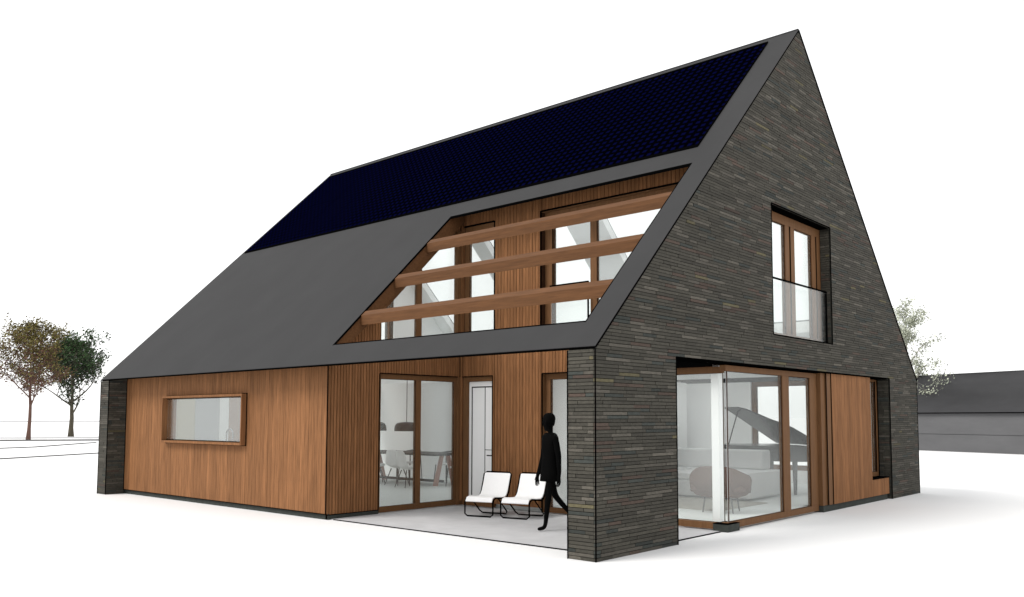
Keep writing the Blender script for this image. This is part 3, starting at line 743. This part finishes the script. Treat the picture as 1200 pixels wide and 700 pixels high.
b = MB(); b.box(.62, .88, .2, .26, .12, .7); b.box(.58, .92, .02, .24, .08, .12); b.build('pedal_lyre', 'piano_black', pi_)

# lounge chairs on the terrace
def lounge():
    r_ = empty('lounge_chair'); w_ = .28
    top = [(.60, .66), (.64, .70)]
    side = [(.66, .70), (.56, .40), (.50, .315), (.44, .29), (.10, .325), (.03, .30), (.0, .24), (.0, .05)]
    b = MB()
    pts = [(-w_, y, z) for y, z in side][::-1]+[(-w_+.05, .68, .735), (w_-.05, .68, .735)]+[(w_, y, z) for y, z in side]
    pts += [(w_-.05, 0, .014), (-w_+.05, 0, .014)]
    b.tube(pts, .0135, 8, closed=True); b.build('frame', 'black_metal', r_, smooth=True)
    b = MB(); b.tube([(-w_, .20, .30), (-w_, .50, .06), (-w_+.04, .54, .016), (w_-.04, .54, .016), (w_, .50, .06), (w_, .20, .30)], .0125, 8); b.build('rear_frame', 'black_metal', r_, smooth=True)
    prof = [(.665, .715), (.60, .53), (.545, .40), (.50, .345), (.44, .318), (.27, .325), (.10, .342), (.03, .325), (-.008, .26)]
    b = MB(); b.rings([[(x, y-.006, z+.006) for x in (-w_+.018, w_-.018)]+[(x, y+.006, z-.006) for x in (w_-.018, -w_+.018)] for y, z in prof]); b.build('sling', 'sling_fabric', r_)
    return r_
L1 = lounge(); L2 = copy_tree(L1)
for o, x, y, a_, l in ((L1, -4.28, 2.32, 14, 'white sling lounge chair on the terrace nearer to the corner door'), (L2, -3.60, 2.50, 12, 'white sling lounge chair on the terrace next to the walking person')):
    o.location = (x, y, .012); o.rotation_euler = (0, 0, radians(a_)); tag(o, l, 'chair', 'lounge chairs on the terrace')

# ------------------------------------------------------------------ walking person
def skin(name, joints, edges, m, parent=None, sub=2, root=0):
    me = bpy.data.meshes.new(name); me.from_pydata([j[:3] for j in joints], edges, [])
    o = bpy.data.objects.new(name, me); COL.objects.link(o)
    sk_ = o.modifiers.new('skin', 'SKIN')
    for k, j in enumerate(joints):
        v = me.skin_vertices[0].data[k]; rr = j[3]; v.radius = (rr, rr) if not isinstance(rr, tuple) else rr; v.use_root = (k == root)
    s_ = o.modifiers.new('sub', 'SUBSURF'); s_.levels = s_.render_levels = sub
    dg = bpy.context.evaluated_depsgraph_get(); me2 = bpy.data.meshes.new_from_object(o.evaluated_get(dg))
    o.modifiers.clear(); o.data = me2; me2.name = name; me2.materials.clear(); me2.materials.append(MT[m])
    me2.polygons.foreach_set('use_smooth', [True]*len(me2.polygons))
    if parent: o.parent = parent
    return o
# local frame: walks towards +Y, x to its right
J = [(0, 0, .95, (.14, .10)), (0, .0, 1.12, (.125, .09)), (0, .0, 1.34, (.15, .10)), (0, 0, 1.45, (.07, .06)), (0, .02, 1.52, (.05, .05)), (0, .035, 1.60, (.072, .085)), (0, .035, 1.69, (.078, .092)), (0, .03, 1.755, (.05, .06))]
Eg = [(0, 1), (1, 2), (2, 3), (3, 4), (4, 5), (5, 6), (6, 7)]
def add(parent_i, pts):
    k = parent_i
    for p in pts: J.append(p); Eg.append((k, len(J)-1)); k = len(J)-1
    return k
# nose
add(5, [(0, .135, 1.645, .014)])
# legs: left forward straight, right trailing, heel lifted
add(0, [(-.09, .02, .86, .085), (-.08, .08, .49, .052), (-.075, .12, .11, .034), (-.075, .14, .045, .036), (-.075, .26, .03, .026)])
add(0, [(.09, -.02, .86, .085), (.085, -.13, .50, .052), (.08, -.42, .20, .034), (.08, -.45, .13, .034), (.08, -.36, .035, .026)])
# arms: right one forward, left one back
hr = add(2, [(.165, 0, 1.40, .055), (.195, .02, 1.12, .046), (.185, .10, .88, .034), (.185, .12, .82, .026), (.185, .13, .77, .026)])
hl = add(2, [(-.165, 0, 1.40, .055), (-.195, -.04, 1.13, .046), (-.195, -.05, .88, .034), (-.195, -.05, .82, .026), (-.195, -.045, .77, .026)])
for h, s in ((hr, 1), (hl, -1)):
    hx, hy, hz = J[h][:3]
    for q, (dy, ln) in enumerate(((.028, .075), (.010, .085), (-.009, .08), (-.027, .062))):
        add(h, [(hx, hy+dy, hz-.03, .009), (hx-s*.008, hy+dy+.004, hz-.03-ln*.55, .008), (hx-s*.02, hy+dy+.006, hz-.03-ln, .007)])
    add(h-1, [(hx-s*.02, hy+.035, hz+.02, .010), (hx-s*.028, hy+.052, hz-.02, .009)])
per = tag(empty('person', (-2.26, 1.84, .013), 0), 'person all in black walking across the terrace in a long coat', 'person')
per.rotation_euler = (0, 0, radians(158))
body = skin('body', J, Eg, 'person_black', per)
# coat: lofted shell following the torso, open wider at the hem
b = MB(); n = 20
cr = [(1.475, .075, .07, 0), (1.45, .13, .085, 0), (1.40, .185, .095, 0), (1.25, .165, .115, 0), (1.08, .145, .105, 0), (.96, .165, .125, .0), (.86, .175, .135, .0), (.74, .18, .145, .0)]
b.rings([[(rx*cos(2*pi*k/n), y0+ry*sin(2*pi*k/n)*(1+.04*sin(5*k)), z) for k in range(n)] for z, rx, ry, y0 in cr], cap=False)
b.build('coat', 'person_black', per, smooth=True, solid=.012)
b = MB(); b.rings([[(rx*cos(2*pi*k/n), .018+ry*sin(2*pi*k/n), z) for k in range(n)] for z, rx, ry in ((1.585, .070, .078), (1.64, .080, .095), (1.70, .085, .102), (1.745, .074, .09), (1.775, .05, .058), (1.785, .02, .02))])
b.build('hair', 'person_black', per, smooth=True)

# ------------------------------------------------------------------ low building behind, right
bn = tag(empty('barn', (-8.6, 39.2, 0)), 'long low grey building with a dark roof standing behind the house at the right', 'building')
u = Vector((5.3, -2.2, 0)).normalized(); bn.rotation_euler = (0, 0, math.atan2(u.y, u.x))
LN = 34
for k, (z0, z1) in enumerate(((0, .86), (.89, 1.95))):
    b = MB(); b.box(-6, LN, 0, .2, z0, z1); b.build('wall_panel', 'barn_wall', bn)
b = MB(); b.box(-5.98, LN-.02, .03, 6, 0, 1.94); b.build('wall', 'barn_wall', bn)
b = MB(); b.prism([(-.12, 1.96), (2.2, 4.02), (2.2, 4.08), (4.6, 1.99), (4.6, 1.94), (-.12, 1.94)], 0, -6.2, LN+.2); b.build('roof', 'barn_roof', bn)
b = MB(); b.tube([(-6.2, -.14, 1.96), (LN+.2, -.14, 1.96)], .03, 6); b.build('gutter', 'black_metal', bn)

# ------------------------------------------------------------------ trees
def tree(name, loc, h, trunk_h, cw, bark, leafcols, nleaf, label, lean=0, leaf=.16, seed=1, low=.28, limbs=9, group=None, spread=1.0, tr=.17, upright=.55):
    rnd = random.Random(seed)
    root = tag(empty(name, loc), label, 'tree', group)
    tb = MB(); tips = []
    def branch(p, d, ln, r0, lvl):
        pts = [p]; n = 5 if lvl < 2 else 3; q = p.copy(); dd = d.copy()
        for k in range(n):
            dd = (dd+Vector((rnd.uniform(-.22, .22), rnd.uniform(-.22, .22), rnd.uniform(-.04, .16)))).normalized()
            q = q+dd*ln/n; pts.append(q.copy())
        rs = [r0*(1-.7*k/n) for k in range(n+1)]
        tb.tube(pts, rs, 6 if lvl < 2 else 4)
        if lvl >= 2: tips.extend(pts[1:])
        if lvl < 3:
            m_ = (limbs, 5, 4)[lvl] if lvl else limbs
            for k in range(m_):
                t = rnd.uniform(.3, 1.0); idx = min(n-1, int(t*n)); base = pts[idx].lerp(pts[idx+1], t*n-idx)
                az = rnd.uniform(0, 2*pi)
                nd = (dd*.55+Vector((cos(az), sin(az), rnd.uniform(-.1, .7)))*.8).normalized()
                branch(base, nd, ln*rnd.uniform(.45, .68), rs[idx]*.55, lvl+1)
    # trunk
    top = h*.80; pts = [Vector((0, 0, 0))]; n = 8
    for k in range(1, n+1): pts.append(Vector((lean*(k/n)**1.5+rnd.uniform(-.05, .05), rnd.uniform(-.05, .05), top*k/n)))
    rs = [tr*(1-.8*k/n) for k in range(n+1)]; rs[0] = tr*1.25
    tk = MB(); tk.tube(pts, rs, 10)
    for k in range(limbs+6):
        t = trunk_h/top+(1-trunk_h/top)*(k/(limbs+5))**.9; t = min(t, .999); idx = int(t*n); base = pts[idx].lerp(pts[min(n, idx+1)], t*n-idx)
        az = k*2.4+rnd.uniform(-.4, .4); f = (t-trunk_h/top)/(1-trunk_h/top)
        nd = Vector((cos(az), sin(az), upright+.7*f)).normalized()
        ln = cw*.5*(1.0-.55*f)*rnd.uniform(.75, 1.05)*spread
        branch(base, nd, ln, rs[idx]*.5, 1)
    trunk = tk.build('trunk', bark, root, smooth=True)
    tb.build('branches', bark, root, smooth=True)
    lf = MB()
    for k in range(nleaf):
        t = tips[rnd.randrange(len(tips))]
        p = t+Vector((rnd.gauss(0, .14), rnd.gauss(0, .14), rnd.gauss(0, .12)))*(cw/5.5)
        s = leaf*rnd.uniform(.5, 1.25); a = Vector((rnd.gauss(0, 1), rnd.gauss(0, 1), rnd.gauss(0, 1))).normalized(); c_ = a.orthogonal().normalized(); d_ = a.cross(c_)
        o0 = len(lf.v); lf.v += [tuple(p-c_*s*.5), tuple(p+d_*s*.33), tuple(p+c_*s*.5), tuple(p-d_*s*.33)]; lf.f.append((o0, o0+1, o0+2, o0+3))
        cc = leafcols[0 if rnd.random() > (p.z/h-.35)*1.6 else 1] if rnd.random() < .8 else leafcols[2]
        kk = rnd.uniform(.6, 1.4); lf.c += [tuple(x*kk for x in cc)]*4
    lf.build('crown', 'leaf', root)
    return root
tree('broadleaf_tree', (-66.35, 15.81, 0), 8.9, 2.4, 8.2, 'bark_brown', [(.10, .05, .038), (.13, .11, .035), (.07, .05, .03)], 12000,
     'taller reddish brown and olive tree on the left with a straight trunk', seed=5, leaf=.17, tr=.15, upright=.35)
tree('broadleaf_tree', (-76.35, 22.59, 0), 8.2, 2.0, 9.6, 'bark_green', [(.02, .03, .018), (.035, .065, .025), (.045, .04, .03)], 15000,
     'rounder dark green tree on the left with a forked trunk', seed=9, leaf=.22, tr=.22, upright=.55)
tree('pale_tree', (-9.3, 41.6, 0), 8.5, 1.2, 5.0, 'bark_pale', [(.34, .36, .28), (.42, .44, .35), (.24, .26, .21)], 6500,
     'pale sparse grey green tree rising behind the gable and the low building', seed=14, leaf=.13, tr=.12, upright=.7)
